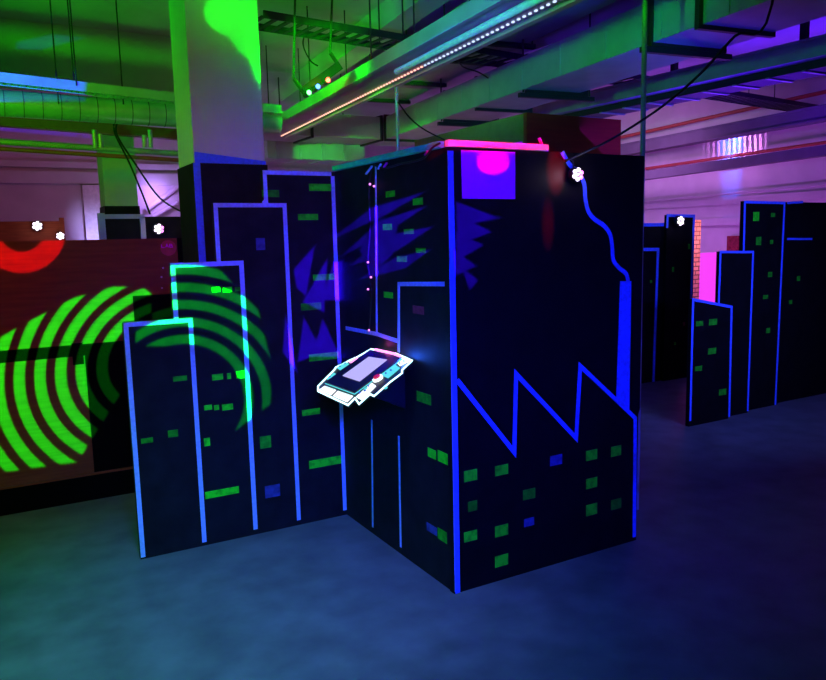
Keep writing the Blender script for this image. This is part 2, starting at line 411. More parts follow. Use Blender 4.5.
# ================================================================== BOOTH AND SKYLINE WALLS
ZP = 1.978; T = .035
def rect_on(plane, px, py, wpx, hpx, **k): pass
def patches(parent, lst, pl, n, key='green', name='painted_window'):
    for e in lst:
        x0, y0, x1, y1 = e[:4]; kk = e[4] if len(e) > 4 else key
        c = [P(x0, y0, **pl), P(x1, y0, **pl), P(x1, y1, **pl), P(x0, y1, **pl)]
        # square them to the panel's own axes
        zt_, zb_ = (c[0].z+c[1].z)/2, (c[2].z+c[3].z)/2
        if 'y' in pl:
            a, b = (c[0].x+c[3].x)/2, (c[1].x+c[2].x)/2; Y = pl['y']
            q = [(a, Y, zt_), (b, Y, zt_), (b, Y, zb_), (a, Y, zb_)]
        else:
            a, b = (c[0].y+c[3].y)/2, (c[1].y+c[2].y)/2; X = pl['x']
            q = [(X, a, zt_), (X, b, zt_), (X, b, zb_), (X, a, zb_)]
        MB().slab(q, n, .0015).build(name, M[kk], parent)
def tapes(parent, lst, pl, n, wd, name='tape_strip', m='tape'):
    for pts in lst:
        w_ = wd
        if isinstance(pts, tuple): pts, w_ = pts
        q = [P(*p, **pl) for p in pts]
        MB().ribbon(q, w_, n, .003).build(name, M[m], parent)

# --- booth front (factory mural)
XR = 2.868
t = thing('partition_panel', 'large black booth front painted with a blue factory outline, chimney and smoke', 'partition', ((XB+XR)/2, YB+T/2, 0))
zf = P(636, 415, y=YB).z; XR2 = P(636, 480, y=YB).x
MB().slab([(XB-.006, YB, 0), (XR2+.008, YB, 0), (XR2+.008, YB, zf), (XR, YB, zf+.03), (XR, YB, ZP), (XB-.006, YB, ZP)], (0, 1, 0), T).build('board', M['front'], t)
pl = dict(y=YB-.001); N = (0, -1, 0)
zz = lambda x, y: P(x, y, **pl)
MB().ribbon([Vector((XB+.012, YB, .0)), Vector((XB+.012, YB, ZP-.015))], .026, N, .003).build('corner_tape', M['blue_tape'], t)
tapes(t, [[(457, 380), (514, 452), (516, 374), (576, 438), (580, 366), (635, 418), (634, 537)]], pl, N, .022, 'factory_outline', 'blue_tape')
MB().slab([zz(620, 281), zz(631, 281), zz(629, 411), zz(616, 399)], N, .003).build('chimney', M['blue_tape'], t)
sm = [(562, 152), (569, 164), (578, 173), (584, 184), (585, 198), (588, 211), (594, 219), (604, 226), (610, 235), (612, 248), (613, 260), (619, 268), (626, 274), (628, 283)]
def smoothpts(pts, k=4):
    o = []
    for i in range(len(pts)-1):
        p0, p1, p2, p3 = pts[max(i-1, 0)], pts[i], pts[i+1], pts[min(i+2, len(pts)-1)]
        for j in range(k):
            u = j/k
            o.append(tuple(.5*(2*p1[a]+(p2[a]-p0[a])*u+(2*p0[a]-5*p1[a]+4*p2[a]-p3[a])*u*u+(3*p1[a]-p0[a]-3*p2[a]+p3[a])*u**3) for a in range(len(p1))))
    return o+[tuple(pts[-1])]
MB().ribbon([zz(*p) for p in smoothpts(sm)], .022, N, .003).build('smoke_trail', M['blue_tape'], t)
patches(t, [(464, 470, 477, 481), (495, 465, 508, 475), (468, 501, 477, 511, 'dullgreen'), (464, 531, 477, 541), (495, 525, 508, 536), (495, 555, 508, 566),
            (523, 489, 535, 499, 'dullgreen'), (586, 450, 597, 460), (611, 446, 621, 456), (586, 478, 597, 488), (586, 504, 597, 515), (611, 499, 621, 509, 'dullgreen')], pl, N)
patches(t, [(550, 455, 562, 465), (524, 518, 534, 526)], pl, N, 'bluepatch')
# --- poster
pz = P(461, 150, y=YB-.004); pq = P(515, 198, y=YB-.004)
po = MB().slab([P(461, 150, y=YB-.002), P(515, 152, y=YB-.002), P(515, 199, y=YB-.002), P(462, 198.5, y=YB-.002)], N, .002)
solo(po, 'poster', M['poster'], 'plain lilac paper sheet stuck at the top of the factory front wall', 'poster')

# --- booth side (console wall)
t = thing('partition_panel', 'black booth side wall behind the glowing console, blue spiky light shapes across it', 'partition', (XB+T/2, (YB+YS)/2, 0))
MB().box((XB, YB+T+.001, 0), (XB+T, YS-.001, ZP)).build('board', M['board'], t)
pl = dict(x=XB-.001); N = (-1, 0, 0)
MB().ribbon([Vector((XB, YB+.012, .01)), Vector((XB, YB+.012, ZP-.015))], .026, N, .003).build('corner_tape', M['tape'], t)
tapes(t, [([(376, 166), (377, 334)], .014), [(346, 328), (377, 334), (398, 341)], [(399, 352), (399, 284), (447, 284)], ([(372, 420), (373, 527)], .014), ([(399, 436), (401, 547)], .014)], pl, N, .02)
patches(t, [(386, 191, 395, 197), (413, 198, 423, 205), (383, 224, 392, 230), (404, 229, 414, 234), (397, 256, 407, 262), (416, 248, 426, 253), (384, 292, 393, 298),
            (417, 393, 431, 403, 'dullgreen'), (428, 449, 436, 458), (438, 452, 448, 463, 'green'), (427, 525, 437, 533, 'bluepatch'), (438, 530, 447, 541, 'dullgreen'), (413, 306, 424, 314, 'redpatch')], pl, N)
# --- skyline wall left of the inner corner, stepped outline
t = thing('partition_panel', 'stepped black skyline wall on the left with four towers outlined in tape and green windows', 'partition', (1.15, YS+T/2, 0))
pl = dict(y=YS-.001); N = (0, -1, 0)
X = lambda px, py: P(px, py, y=YS).x
Z = lambda px, py: P(px, py, y=YS).z
x0, x1, x2, x3 = .565, X(170, 262), X(213, 203), X(262, 165)
z0, z1, z2 = Z(160, 320), Z(205, 262), Z(250, 203)
out = [(x0, 0), (XB+T, 0), (XB+T, ZP), (x3, ZP), (x3, z2), (x2, z2), (x2, z1), (x1, z1), (x1, z0), (x0, z0)]
MB().slab([(a, YS, b) for a, b in out], (0, 1, 0), T).build('board', M['board'], t)
h = .0115
def vx(px, py): return X(px, py)
xr1, xr2, xr3 = X(203, 520), X(254, 500), X(297, 480)
def tp(pts, w_=.024): MB().ribbon([Vector((a, YS, b)) for a, b in pts], w_, N, .003).build('tape_strip', M['tape'], t)
tp([(x0+h, .01), (x0+h, z0-h), (xr1, z0-h), (xr1, .02)], .023)
tp([(x1+h, z0), (x1+h, z1-h), (xr2, z1-h), (xr2, .03)])
tp([(x2+h, z1), (x2+h, z2-h), (xr3, z2-h), (xr3, .03)], .022)
tp([(x3+h, z2), (x3+h, ZP-.012), (XB-.02, ZP-.012)], .022)
tp([(XB-.012, .03), (XB-.012, ZP-.024)], .022)
c = P(265, 203, y=YS)
MB().tube([(c.x, YS-.001, c.z), (c.x, YS-.006, c.z)], .017, 14).build('round_plate', M['tape'], t)
patches(t, [(298, 214, 318, 220), (309, 184, 337, 191), (262, 190, 279, 197, 'dullgreen'), (313, 274, 341, 280), (301, 303, 321, 310, 'dullgreen'), (309, 353, 340, 360), (302, 409, 320, 415), (309, 458, 343, 466),
            (214, 405, 219, 410), (204, 405, 212, 410), (222, 404, 233, 410), (204, 438, 210, 446), (205, 489, 239, 496), (212, 287, 220, 292), (223, 287, 232, 292), (235, 287, 243, 291, 'dullgreen'),
            (212, 374, 223, 380), (227, 373, 231, 379), (236, 371, 246, 378), (260, 436, 271, 448, 'dullgreen'), (173, 376, 187, 381, 'dullgreen'), (141, 438, 153, 443, 'dullgreen'), (168, 430, 178, 437, 'dullgreen')], pl, N)
patches(t, [(265, 485, 280, 497), (256, 238, 265, 250)], pl, N, 'bluepatch')

# battens on the booth's top edge
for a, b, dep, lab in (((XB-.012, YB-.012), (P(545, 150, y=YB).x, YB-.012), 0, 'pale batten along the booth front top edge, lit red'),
                       ((XB-.012, YB+.03), (XB-.012, YS-.03), 1, 'batten along the booth side top edge, teal from painted green light'),
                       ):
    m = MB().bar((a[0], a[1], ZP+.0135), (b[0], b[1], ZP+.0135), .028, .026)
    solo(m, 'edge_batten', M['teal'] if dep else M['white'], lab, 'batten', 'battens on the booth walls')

# tall box standing behind the booth
bx = P(526.6, 112.5, y=3.62); ex = P(621, 124.3, y=3.62).x
t = thing('storage_tower', 'tall square tower behind the booth with a green lit side and red-brown front', 'tower', ((bx.x+ex)/2, 4.2, 0))
MB().box((bx.x, 3.62, 0), (ex, 3.65, bx.z)).build('front_board', M['wood2'], t)
MB().box((bx.x, 3.651, 0), (bx.x+.03, 4.95, bx.z)).build('side_board', M['olive'], t)
MB().box((bx.x+.04, 3.66, 0), (ex, 4.95, bx.z-.02)).build('core', M['board_edge'], t)
MB().box((bx.x-.005, 3.66, 1.98), (bx.x-.001, 3.74, 2.16)).build('sticker', M['poster'], t, label='pale blue sticker at the tower corner')
solo(MB().bar(Vector((P(545, 149, y=YB+.017).x, YB+.017, ZP)), P(539, 138, y=YB+.017), .014, .006).bar(Vector((P(548, 149, y=YB+.017).x, YB+.02, ZP)), P(541, 143, y=YB+.02), .01, .006), 'cloth_scrap', M['poster'], 'small lilac scrap poking up behind the end of the red batten', 'scrap')

# ================================================================== CONSOLE
w0, w1 = P(372, 349, x=1.70), P(411, 361, x=1.70)
f0 = P(318, 388, y=w0.y); f1 = P(350, 403, y=w1.y)
o0 = w0; ea = (w1-w0).normalized(); eb = ((f0+f1)/2-(w0+w1)/2).normalized(); cn = ea.cross(eb).normalized()
if cn.z < 0: cn = -cn
Q = lambda x, y: Pn(x, y, o0, cn)
t = thing('control_console', 'glowing white rimmed console with a tilted tablet screen on the booth side wall', 'console', ((w0+f1)/2))
dark = [(371, 351.5), (402, 360), (355, 394.5), (326, 384)]
MB().slab([Q(*p) for p in dark], cn, .012).build('tablet_body', M['plastic'], t)
MB().slab([Q(*p)+cn*.0125 for p in [(370, 359), (388.5, 362), (360.7, 383.7), (343.7, 378)]], cn, .002).build('screen', emis('tablet_screen', (.5, .45, .95), 1.0), t)
outl = [(371, 349), (396, 353.5), (412, 360.5), (402, 370), (402, 373), (390, 382), (374, 396), (370, 394), (359, 404), (355, 398), (348, 405), (318, 391), (318, 386), (327, 377), (334, 370), (336, 367), (343, 364), (350, 360), (357, 357)]
MB().slab([Q(*p)-cn*.016 for p in outl], cn, .013).build('base_plate', M['plastic'], t)
MB().ribbon([Q(*p)-cn*.003 for p in outl], .007, cn, .005, True).build('light_rim', M['rim'], t, label='bright cyan white light rim')
MB().ribbon([Q(*p)+cn*.001 for p in [(375, 350), (395, 354.5), (401, 357)]], .012, cn, .006).build('light_bar', M['rim_pink'], t, label='pink light bar at the wall end')
MB().ribbon([Q(*p)+cn*.001 for p in dark], .005, cn, .004, True).build('light_rim', M['rim_cyan'], t, label='cyan line round the tablet')
# light fields with cut icons
fields = [([(325, 386), (336, 390), (331, 395), (319, 390)], 'rim_white'), ([(338, 391), (353, 396), (347, 402), (333, 396)], 'rim_white'),
          ([(356, 397), (372, 383), (376, 386), (362, 400)], 'rim_white'), ([(381, 375), (394, 364), (400, 368), (388, 378)], 'rim_cyan'),
          ([(396, 362), (404, 357), (410, 361), (400, 366)], 'rim_white'), ([(337, 368), (345, 362), (349, 364), (340, 370)], 'rim_cyan'), ([(327, 379), (334, 373), (336, 374), (329, 381)], 'rim_cyan'),
          ([(349, 362), (357, 357), (358, 358), (351, 363)], 'rim_pink')]
for pts, k in fields: MB().slab([Q(*p)-cn*.002 for p in pts], cn, .004).build('light_field', M[k], t)
for pts, k in fields[:2]:
    c0 = sum((Vector((*p, 0)) for p in pts), Vector())/4
    ins = [((p[0]-c0.x)*.78+c0.x, (p[1]-c0.y)*.72+c0.y) for p in pts]
    MB().ribbon([Q(*p)+cn*.002 for p in ins], .0022, cn, .001, True).build('field_outline', M['rim_cyan'], t)
M['icon_blue'] = mat('blue_icon_print', (.02, .04, .3), .5, .2, 0, 0, 5, 0, (.05, .12, .6), .5)
for x_, y_, w_, h_ in ((360, 393, 2, 3), (365, 391, 3, 2.5), (369, 386.5, 2, 2), (404, 361.5, 3, 2), (400, 363.5, 2, 2), (386, 373.5, 2, 2.5), (391, 370.5, 3, 2), (340, 366.5, 2.5, 1.6), (345, 364, 2, 1.4), (330, 377, 2, 1.5)):
    MB().slab([Q(x_-w_/2, y_)+cn*.0022, Q(x_, y_-h_/2)+cn*.0022, Q(x_+w_/2, y_)+cn*.0022, Q(x_, y_+h_/2)+cn*.0022], cn, .001).build('icon', M['icon_blue'], t)
cc = Q(378, 379)
bc = MB().tube([cc-cn*.002, cc+cn*.010], .026, 20).build('button_collar', M['rim_white'], t)
MB().tube([cc+cn*.0105, cc+cn*.018], .017, 20).build('push_button', mat('red_push_button', (.7, .02, .04), .4, .4, 0, 0, 5, 0, (1, .02, .08), .35), bc, label='round red push button')
for p, r_ in (((366, 389), .010), ((386, 388), .008)):
    c = Q(*p); MB().tube([c-cn*.002, c+cn*.004], r_, 12).build('icon_light', M['rim_cyan'], t)
mid = (w0+w1)/2; lo = (f0+f1)/2
b0 = mid+eb*.12-cn*.02
MB().slab([Vector((1.69, w0.y-.1, mid.z-.03)), Vector((1.725, w0.y-.1, mid.z-.03)), Vector((1.725, w0.y-.1, mid.z-.26)), Vector((1.5, w0.y-.1, mid.z-.15))], (0, -1, 0), .2).build('support_bracket', M['plastic'], t)
MB().bar(w0-cn*.02+Vector((.0, -.03, -.01)), w1-cn*.02+Vector((0, .03, -.01)), .03, .04).build('hinge_rail', M['plastic'], t)
e = Q(411, 360)+cn*.01
point('console_glow', e+Vector((-.02, .05, -.005)), (.02, .12, 1), 2.5, .015)
point('console_pink_glow', Q(385, 350)+Vector((-.01, 0, .03)), (1, .1, .5), .10, .01)
point('console_glow_low', Q(348, 407)+Vector((0, 0, -.03)), (.05, .9, .7), .10, .01)

# ================================================================== LAMPS WITH LED CLUSTERS
def led_lamp(name, c, n, r, label, pink=True, light=1.0, group='small round led lamps', cw=(.9, .7, 1)):
    c = Vector(c); n = Vector(n).normalized()
    t = thing(name, label, 'lamp', c)
    a = n.cross(Vector((0, 0, 1))).normalized(); b = n.cross(a)
    hs = MB().tube([c, c+n*r*.5, c+n*r*.9], [r, r*1.02, r*.8], 20).build('housing', M['plastic'], t)
    for k in range(6):
        an = k*math.pi/3+.4
        p = c+n*r*.85+(a*math.cos(an)+b*math.sin(an))*r*.62
        MB().tube([p, p+n*r*.14, p+n*r*.24], [r*.3, r*.28, r*.12], 10).build('led', M['led_pink' if (k in (2, 3) and pink) else 'led_white'], hs)
    MB().tube([c+n*r*.9, c+n*r*.98], r*.2, 10).build('hub', M['chrome'], t)
    point(name+'_light', c+n*r*2.0, cw, light, r*.5)
    return t
def cable(pts, r, label, name='cable', group=None, k=6):
    q = [tuple(p) for p in pts]
    return solo(MB().tube(smoothpts(q, k), r, 6), name, M['cable'], label, 'cable', group)
lc = P(574, 175, y=YB-.012)
led_lamp('led_lamp', lc, (-.1, -1, 0), .034, 'round white and pink led lamp hanging on the factory panel over the smoke trail', light=.6)
cable([P(566, 161, y=YB-.03), P(572, 158, y=YB+.0), P(610, 140, y=2.6), P(660, 108, y=2.5), P(700, 74, y=2.35), P(735, 36, y=2.2), P(772, 4, y=2.1), Vector((P(790, -20, y=2.05).x, 2.05, ZC-.01))], .006, 'black cable running from the factory panel lamp up to the ceiling at right')
cable([P(574, 168, y=YB-.03), P(572, 160, y=YB-.025), P(566, 160, y=YB-.01), P(560, 163, y=YB+.02)], .004, 'short black lead on the lamp at the smoke trail top')
led_lamp('led_lamp', P(677, 221, y=YD-.02), (0, -1, 0), .055, 'white led lamp on the far black tower right of the booth', light=.5, pink=False)
led_lamp('led_lamp', P(158, 229, y=6.47), (0, -1, 0), .045, 'white and red led lamp on the black panel left of the column', light=.4)
led_lamp('led_lamp', P(37, 226, y=9.949), (0, -1, 0), .06, 'bluish white led lamp on the far brown board at the left edge', light=.5, pink=False)
led_lamp('led_lamp', P(60, 236, y=9.949), (0, -1, 0), .05, 'small bluish white led lamp just above the plywood wall at left', light=.4, pink=False)

# led string hanging down the booth side
pts = [P(372, 168, x=XB-.015), P(369, 185, x=XB-.015), P(370, 230, x=XB-.012), P(368, 262, x=XB-.015), P(371, 290, x=XB-.012), P(369, 332, x=XB-.015)]
t = thing('led_string', 'black cable with tiny bead leds hanging down the booth side wall', 'light string', pts[-1])
MB().tube(smoothpts([tuple(p) for p in pts], 6), .005, 6).build('wire', M['cable'], t)
for px, py in ((370, 185), (374, 187), (368, 263), (371, 278), (368, 290), (369, 331)):
    p = P(px, py, x=XB-.02); MB().tube([p, p+Vector((0, 0, .008))], .005, 8).build('led', M['led_pink'], t)
# wire looped along the booth's side top
pts = [P(374, 165, x=XB-.03), P(385, 168, x=XB-.03), P(400, 164, x=XB-.03), P(415, 161, x=XB-.03), P(425, 157, x=XB-.03), P(432, 148, x=XB-.03), P(440, 143, x=XB-.03)]
t = thing('clip_wire', 'black wire looped under the side batten with pale clips', 'wire', pts[0])
MB().tube(smoothpts([tuple(p) for p in pts], 6), .005, 6).build('wire', M['cable'], t)
for (a, b, c, d), mm in (((366, 174, 372, 166), 'led_green'), ((378, 169, 381, 164), 'led_pink'), ((384, 167, 387, 163), 'poster'), ((425, 155, 428, 151), 'poster')):
    MB().bar(P(a, b, x=XB-.035), P(c, d, x=XB-.035), .01, .006).build('clip', M[mm] if mm == 'poster' else M['tape'], t)

# ================================================================== LOW PLYWOOD WALL (LEFT)
zt = P(80, 240, y=YL).z; xe = P(178, 250, y=YL).x
zs1, zs0 = P(60, 346, y=YL).z, P(60, 358, y=YL).z
xl = -2.2
t = thing('plywood_wall', 'low brown plywood wall at left with green ring light pattern across it', 'partition', ((xl+xe)/2, YL, 0))
zb = P(60, 478, y=YL).z
MB().box((xl, YL, zs1), (xe, YL+.03, zt)).build('upper_board', M['wood'], t)
MB().box((xl, YL, zb), (P(90, 420, y=YL).x, YL+.03, zs0)).build('lower_board', M['wood'], t)
MB().box((xl, YL+.006, zs0), (xe, YL+.05, zs1)).build('dark_rail', M['board_edge'], t)
MB().box((P(90, 420, y=YL).x, YL+.004, zb), (xe, YL+.03, zs0)).build('black_board', M['board_edge'], t)
MB().box((xl, YL-.01, 0), (xe, YL+.04, zb-.012)).build('plinth', M['board_edge'], t)
MB().box((xl, YL-.014, zb-.012), (xe, YL+.04, zb)).build('plinth_edge', M['wood'], t)
MB().box((P(135, 330, y=YL).x, YL-.004, P(150, 330, y=YL).z), (P(186, 330, y=YL).x, YL-.0005, P(150, 295, y=YL).z)).build('black_plate', M['board_edge'], t)
MB().box((P(72, 352, y=YL).x, YL-.01, zs0-.05), (P(83, 352, y=YL).x, YL+.006, zs1+.01)).build('latch_block', M['board_edge'], t)
MB().box((xe-.004, YL-.012, 0), (xe+.09, YL+.045, zt)).build('end_post', M['board_edge'], t)
sc_ = P(168.3, 248, y=YL-.002)
st = MB().tube([sc_, sc_+Vector((0, -.003, 0))], .05, 28).build('round_sticker', M['red_label'], t, label='dark red round sticker with LAB lettering')
# sticker lettering built from strokes
def letter(strokes, ox, sx, sz):
    m = MB()
    for s_ in strokes:
        m.ribbon([Vector((ox+a*sx, sc_.y-.0032, sc_.z+.004+b*sz)) for a, b in s_], .005, (0, -1, 0), .001)
    return m
LET = {'L': [[(0, 1), (0, 0), (1, 0)]], 'A': [[(0, 0), (.5, 1), (1, 0)], [(.2, .4), (.8, .4)]], 'S': [[(1, .9), (.1, .9), (.1, .5), (.9, .5), (.9, .05), (0, .05)]], 'B': [[(0, 0), (0, 1), (.8, .95), (.8, .55), (0, .5)], [(0, .5), (1, .45), (1, 0), (0, 0)]]}
for i, ch in enumerate('LAB'):
    letter(LET[ch], sc_.x-.042+i*.025, .018, .02).build('letter', M['poster'], st)
for px, py in ((163, 268), (161.5, 277), (162, 288)):
    p = P(px, py, y=YL-.001); MB().tube([p, p+Vector((0, -.003, 0))], .006, 10).build('screw', M['chrome'], t)

# dark counter block between the plywood wall and the towers, black panels behind
t = thing('partition_panel', 'black panel with a teal frame behind the plywood wall left of the column', 'partition', (1.1, 6.5, 0))
a, b, c_ = P(102, 217, y=6.5), P(142, 218, y=6.5), P(184, 219, y=6.5)
MB().box((a.x, 6.5, 0), (c_.x+.3, 6.53, a.z)).build('board', M['board'], t)
MB().box((a.x-.03, 6.49, 0), (a.x+.02, 6.54, a.z+.03)).build('frame_post', M['galv'], t)
MB().box((b.x-.02, 6.48, 0), (b.x+.02, 6.499, a.z)).build('frame_post', M['galv'], t)
MB().box((a.x+.02, 6.48, a.z-.015), (b.x+.02, 6.499, a.z+.02)).build('frame_rail', M['galv'], t)
p = P(98, 213, y=6.45)
MB().bar((p.x, 6.47, p.z-.15), (p.x, 6.47, p.z+.03), .04, .04).build('clamp', M['galv'], t)
# far left brown board
a, b = P(10, 219, y=9.95), P(64, 221, y=9.95)
t = thing('plywood_screen', 'far brown board with a darker post at its right end, at the left edge', 'partition', (b.x-.6, 9.97, 0))
MB().box((b.x-1.4, 9.95, 0), (b.x-.05, 9.98, b.z)).build('board', M['wood'], t)
MB().box((b.x-.05, 9.94, 0), (b.x, 9.99, b.z+.04)).build('post', M['wood'], t)
# bright pilaster on the back wall
a, b = P(82, 185, y=YW-.1), P(106, 185, y=YW-.1)
struct(MB().box((a.x, YW-.12, 0), (b.x, YW, a.z)), 'trim_7', M['white'])
spot('pilaster_light', (a.x+.15, YW-1.2, .9), (a.x+.15, YW, 1.8), (.45, .38, 1), 160, 30, 1, .1)

# ================================================================== RIGHT HAND SKYLINE WALLS
def skyline(label, y0, outline_px, tape_px, patch_px, x_extra=None, wd=.035, ybase=True):
    pts = [P(*p, y=y0) for p in outline_px]
    t = thing('partition_panel', label, 'partition', ((pts[0].x+pts[-1].x)/2, y0+.02, 0))
    poly_ = [(pts[0].x, y0, 0)]+[(p.x, y0, p.z) for p in pts]+[(pts[-1].x, y0, 0)]
    MB().slab(poly_, (0, 1, 0), T).build('board', M['board_far'], t)
    tapes(t, tape_px, dict(y=y0-.001), (0, -1, 0), wd, 'tape_strip', 'blue_tape')
    patches(t, patch_px, dict(y=y0-.001), (0, -1, 0), 'dullgreen')
    return t
skyline('far black tower panel right of the booth carrying a nested outline', YD+.04, [(560, 226), (668, 225)], [[(640, 225), (670.5, 224.5), (664.5, 381)], [(640, 249.5), (658, 249.5), (653.2, 383)]], [(650, 280, 652, 283), (634, 290, 636, 293)])
skyline('far black tower panel carrying a white led lamp, with a right edge tape', YD, [(667, 215), (695, 215.5)], [[(667, 228), (667.5, 215.5), (694, 216), (688, 377)]], [(688, 244, 690, 249), (672, 267, 674, 272), (674, 342, 676, 345), (683, 322, 685, 326, 'redpatch')], wd=.03)
YC1 = 4.18
skyline('short black panel with a slanted blue top edge and six green windows', YC1, [(692, 299), (732, 306.5)], [[(690, 421), (693, 299.5), (731.5, 307), (729, 417)]],
        [(696, 321, 703, 326), (709, 319, 717, 325), (708, 348, 716, 354), (695, 366, 702, 371), (719, 389, 726, 395)], wd=.022)
skyline('medium black tower panel behind the short slanted one', YC1+.05, [(720, 251.5), (754, 252)], [[(718.5, 303), (720.5, 252), (753, 252), (747.5, 411)]], [], wd=.02)
skyline('tall black tower panel at right with green painted windows', YC1+.10, [(744, 201), (786, 202)], [[(743.5, 252), (744.8, 202), (784.4, 203), (775, 408)]],
        [(753, 212, 759, 221, 'green'), (771, 213, 775, 217), (756, 237, 761, 245), (770, 240, 773, 244), (768, 272, 772, 277), (763, 295, 768, 299), (766, 328, 770, 333)], wd=.022)
skyline('black tower panel cut by the right edge of the view', YC1+.14, [(784, 202), (860, 203)], [[(787, 203), (803, 202)], [(787, 239), (812, 239)]], [(789, 300, 792, 304), (797, 276, 800, 281)], wd=.02)
# magenta backlit sheet and brick pier behind
a, b = P(699, 253, y=6.9), P(719.5, 304, y=6.9)
solo(MB().box((a.x, 6.9, 0), (b.x+.4, 6.92, a.z)), 'backlit_sheet', M['magenta_screen'], 'glowing magenta sheet showing between the far black panels', 'light panel')
a, b = P(692, 224, y=6.6), P(701, 224, y=6.6)
solo(MB().box((a.x-.1, 6.6, 0), (b.x, 6.8, a.z+.05)), 'brick_pier', M['brick'], 'narrow orange brick pier beside the magenta sheet', 'pier')
area('pier_light', (a.x+.3, 5.9, 1.9), (a.x, 6.6, 1.4), (1, .4, .3), 4, .3, .3, 90)
a, b = P(727, 236, x=XW-.1), P(748, 254, x=XW-.1)
solo(MB().box((XW-.10, b.y, .4), (XW-.001, a.y, a.z)), 'wall_board', M['redpatch'], 'dull mauve board low on the far right wall', 'board')

# ================================================================== OVERHEAD SERVICES
# rectangular duct running away along the hall
A0, A1 = P(709, 22, z=2.8), P(386, 139, z=2.8)
d = (A1-A0).normalized(); side = Vector((d.y, -d.x, 0))     # away from camera side (+x)
if side.x < 0: side = -side
H = .26; Wd = .56
s0 = A0-d*3.0
t = thing('air_duct', 'long rectangular duct crossing the upper middle, green lit side and blue underside', 'duct', (A0+A1)/2)
MB().bar(s0+side*Wd/2, A1+side*Wd/2, Wd, H, oz=H/2).build('duct_body', M['duct'], t)
for px, py in ((386.5, 139), (446, 119.5), (478, 108), (528.5, 90), (653, 43), (700, 25)):
    q = P(px, py, z=2.8)
    MB().bar(q-d*.018+side*Wd/2, q+d*.018+side*Wd/2, Wd+.05, H+.05, oz=H/2).build('flange', M['dark'], t)
for k in range(14):
    q = s0+d*(1.2+k*.55)
    MB().bar(q-d*.002-side*.002, q+d*.002-side*.002, .006, H-.02, oz=H/2).build('seam', M['duct'], t)
for px, py in ((446, 119.5), (528.5, 90), (653, 43)):
    q = P(px, py, z=2.8)
    for sgn in (-.05, Wd+.05):
        MB().tube([q+side*sgn+Vector((0, 0, -.02)), Vector((0, 0, ZC if sgn > 0 or px > 600 else 3.199))+Vector(((q+side*sgn).x, (q+side*sgn).y, 0))], .008, 6).build('hanger_rod', M['dark'], t)
    MB().bar(q-side*.09+Vector((0, 0, -.045)), q+side*(Wd+.09)+Vector((0, 0, -.045)), .04, .035).build('strut', M['dark'], t)
# cross duct joining at its far end
e0 = A1+d*.45+Vector((0, 0, 0))
t = thing('air_duct', 'short dark cross duct turning left from the long duct end', 'duct', e0-Vector((.8, 0, 0)))
MB().box((e0.x-1.9, A1.y+.05, 2.8), (e0.x+Wd, A1.y+.6, 2.8+H)).build('duct_body', M['duct'], t)
for xx in (e0.x-.1, e0.x-1.0): MB().box((xx, A1.y+.03, 2.78), (xx+.03, A1.y+.62, 2.82+H)).build('flange', M['dark'], t)
# second wide flat duct between trough and duct
B0, B1 = P(545, 35, z=3.2), P(402, 103, z=3.2)
d2 = (B1-B0).normalized(); sd2 = Vector((-abs(d2.y), d2.x, 0)).normalized()
t = thing('air_duct', 'wide flat grey duct between the light trough and the long green duct', 'duct', (B0+B1)/2)
MB().bar(B0-d2*1.1+sd2*.35, B1+sd2*.35, .7, .2, oz=.1).build('duct_body', M['duct'], t)
for px, py in ((402, 101), (437, 84), (481, 62), (524, 45)):
    q = P(px, py, z=3.185)
    MB().bar(q+sd2*.75, q-sd2*.1, .05, .035, oz=-.01).build('strut', M['dark'], t)
    for k in (-.08, .73): MB().tube([q+sd2*k, Vector(((q+sd2*k).x, (q+sd2*k).y, ZC))], .007, 6).build('hanger_rod', M['dark'], t)
# duct with box section lower-centre (behind booth), seen between the trough and the booth
t = thing('air_duct', 'mauve square section duct low behind the booth with green seams', 'duct', P(300, 150, z=2.6))
q0, q1 = P(268, 158, y=8.9), P(392, 128, y=8.9)
MB().box((q0.x, 8.9, q0.z), (q0.x+1.3, 9.3, q0.z+.28)).build('duct_body', M['duct'], t)
for k in range(4): MB().box((q0.x+.3*k+.1, 8.88, q0.z-.01), (q0.x+.3*k+.13, 9.32, q0.z+.29)).build('flange', M['galv'], t)
for xx in (.25, 1.1): MB().tube([(q0.x+xx, 9.1, q0.z+.28), (q0.x+xx, 9.1, ZC)], .008, 6).build('hanger_rod', M['dark'], t)

# light trough (two rails, perforated tray, tube)
N0, N1 = P(470, 22, z=2.75), P(262, 135, z=2.75)
F0, F1 = P(500, 21, z=2.75), P(262, 146, z=2.75)
dn = (N1-N0).normalized()
wid = (F0-N0).dot(Vector((dn.y, -dn.x, 0)).normalized()); sdn = Vector((dn.y, -dn.x, 0)).normalized()
if sdn.x < 0: sdn = -sdn
wid = .34
ns = N0-dn*2.6; ne = N1+dn*.2
t = thing('light_trough', 'long hanging light trough with bright green near rail and rows of led dots', 'light fitting', (N0+N1)/2)
up = Vector((0, 0, 1))
MB().bar(ns, ne, .02, .10, oz=.05).bar(ns+sdn*.02, ne+sdn*.02, .05, .012, oz=.1).bar(ns-sdn*.02, ne-sdn*.02, .04, .012, oz=.006).build('near_rail', M['duct'], t)
MB().bar(ns+sdn*wid, ne+sdn*wid, .02, .07, oz=.035).bar(ns+sdn*(wid-.02), ne+sdn*(wid-.02), .04, .01, oz=0).build('far_rail', M['galv'], t)
MB().bar(ns+sdn*wid/2, ne+sdn*wid/2, wid-.05, .01, oz=.035).build('tray_plate', M['duct'], t)
L = (ne-ns).length
m1, m2 = MB(), MB()
k = 0
while k*.055 < L:
    q = ns+dn*(k*.055)+sdn*(wid-.07)+up*.024
    (m2 if (q.y < 4.6) else m1).bar(q, q+dn*.018, .012, .008)
    k += 1
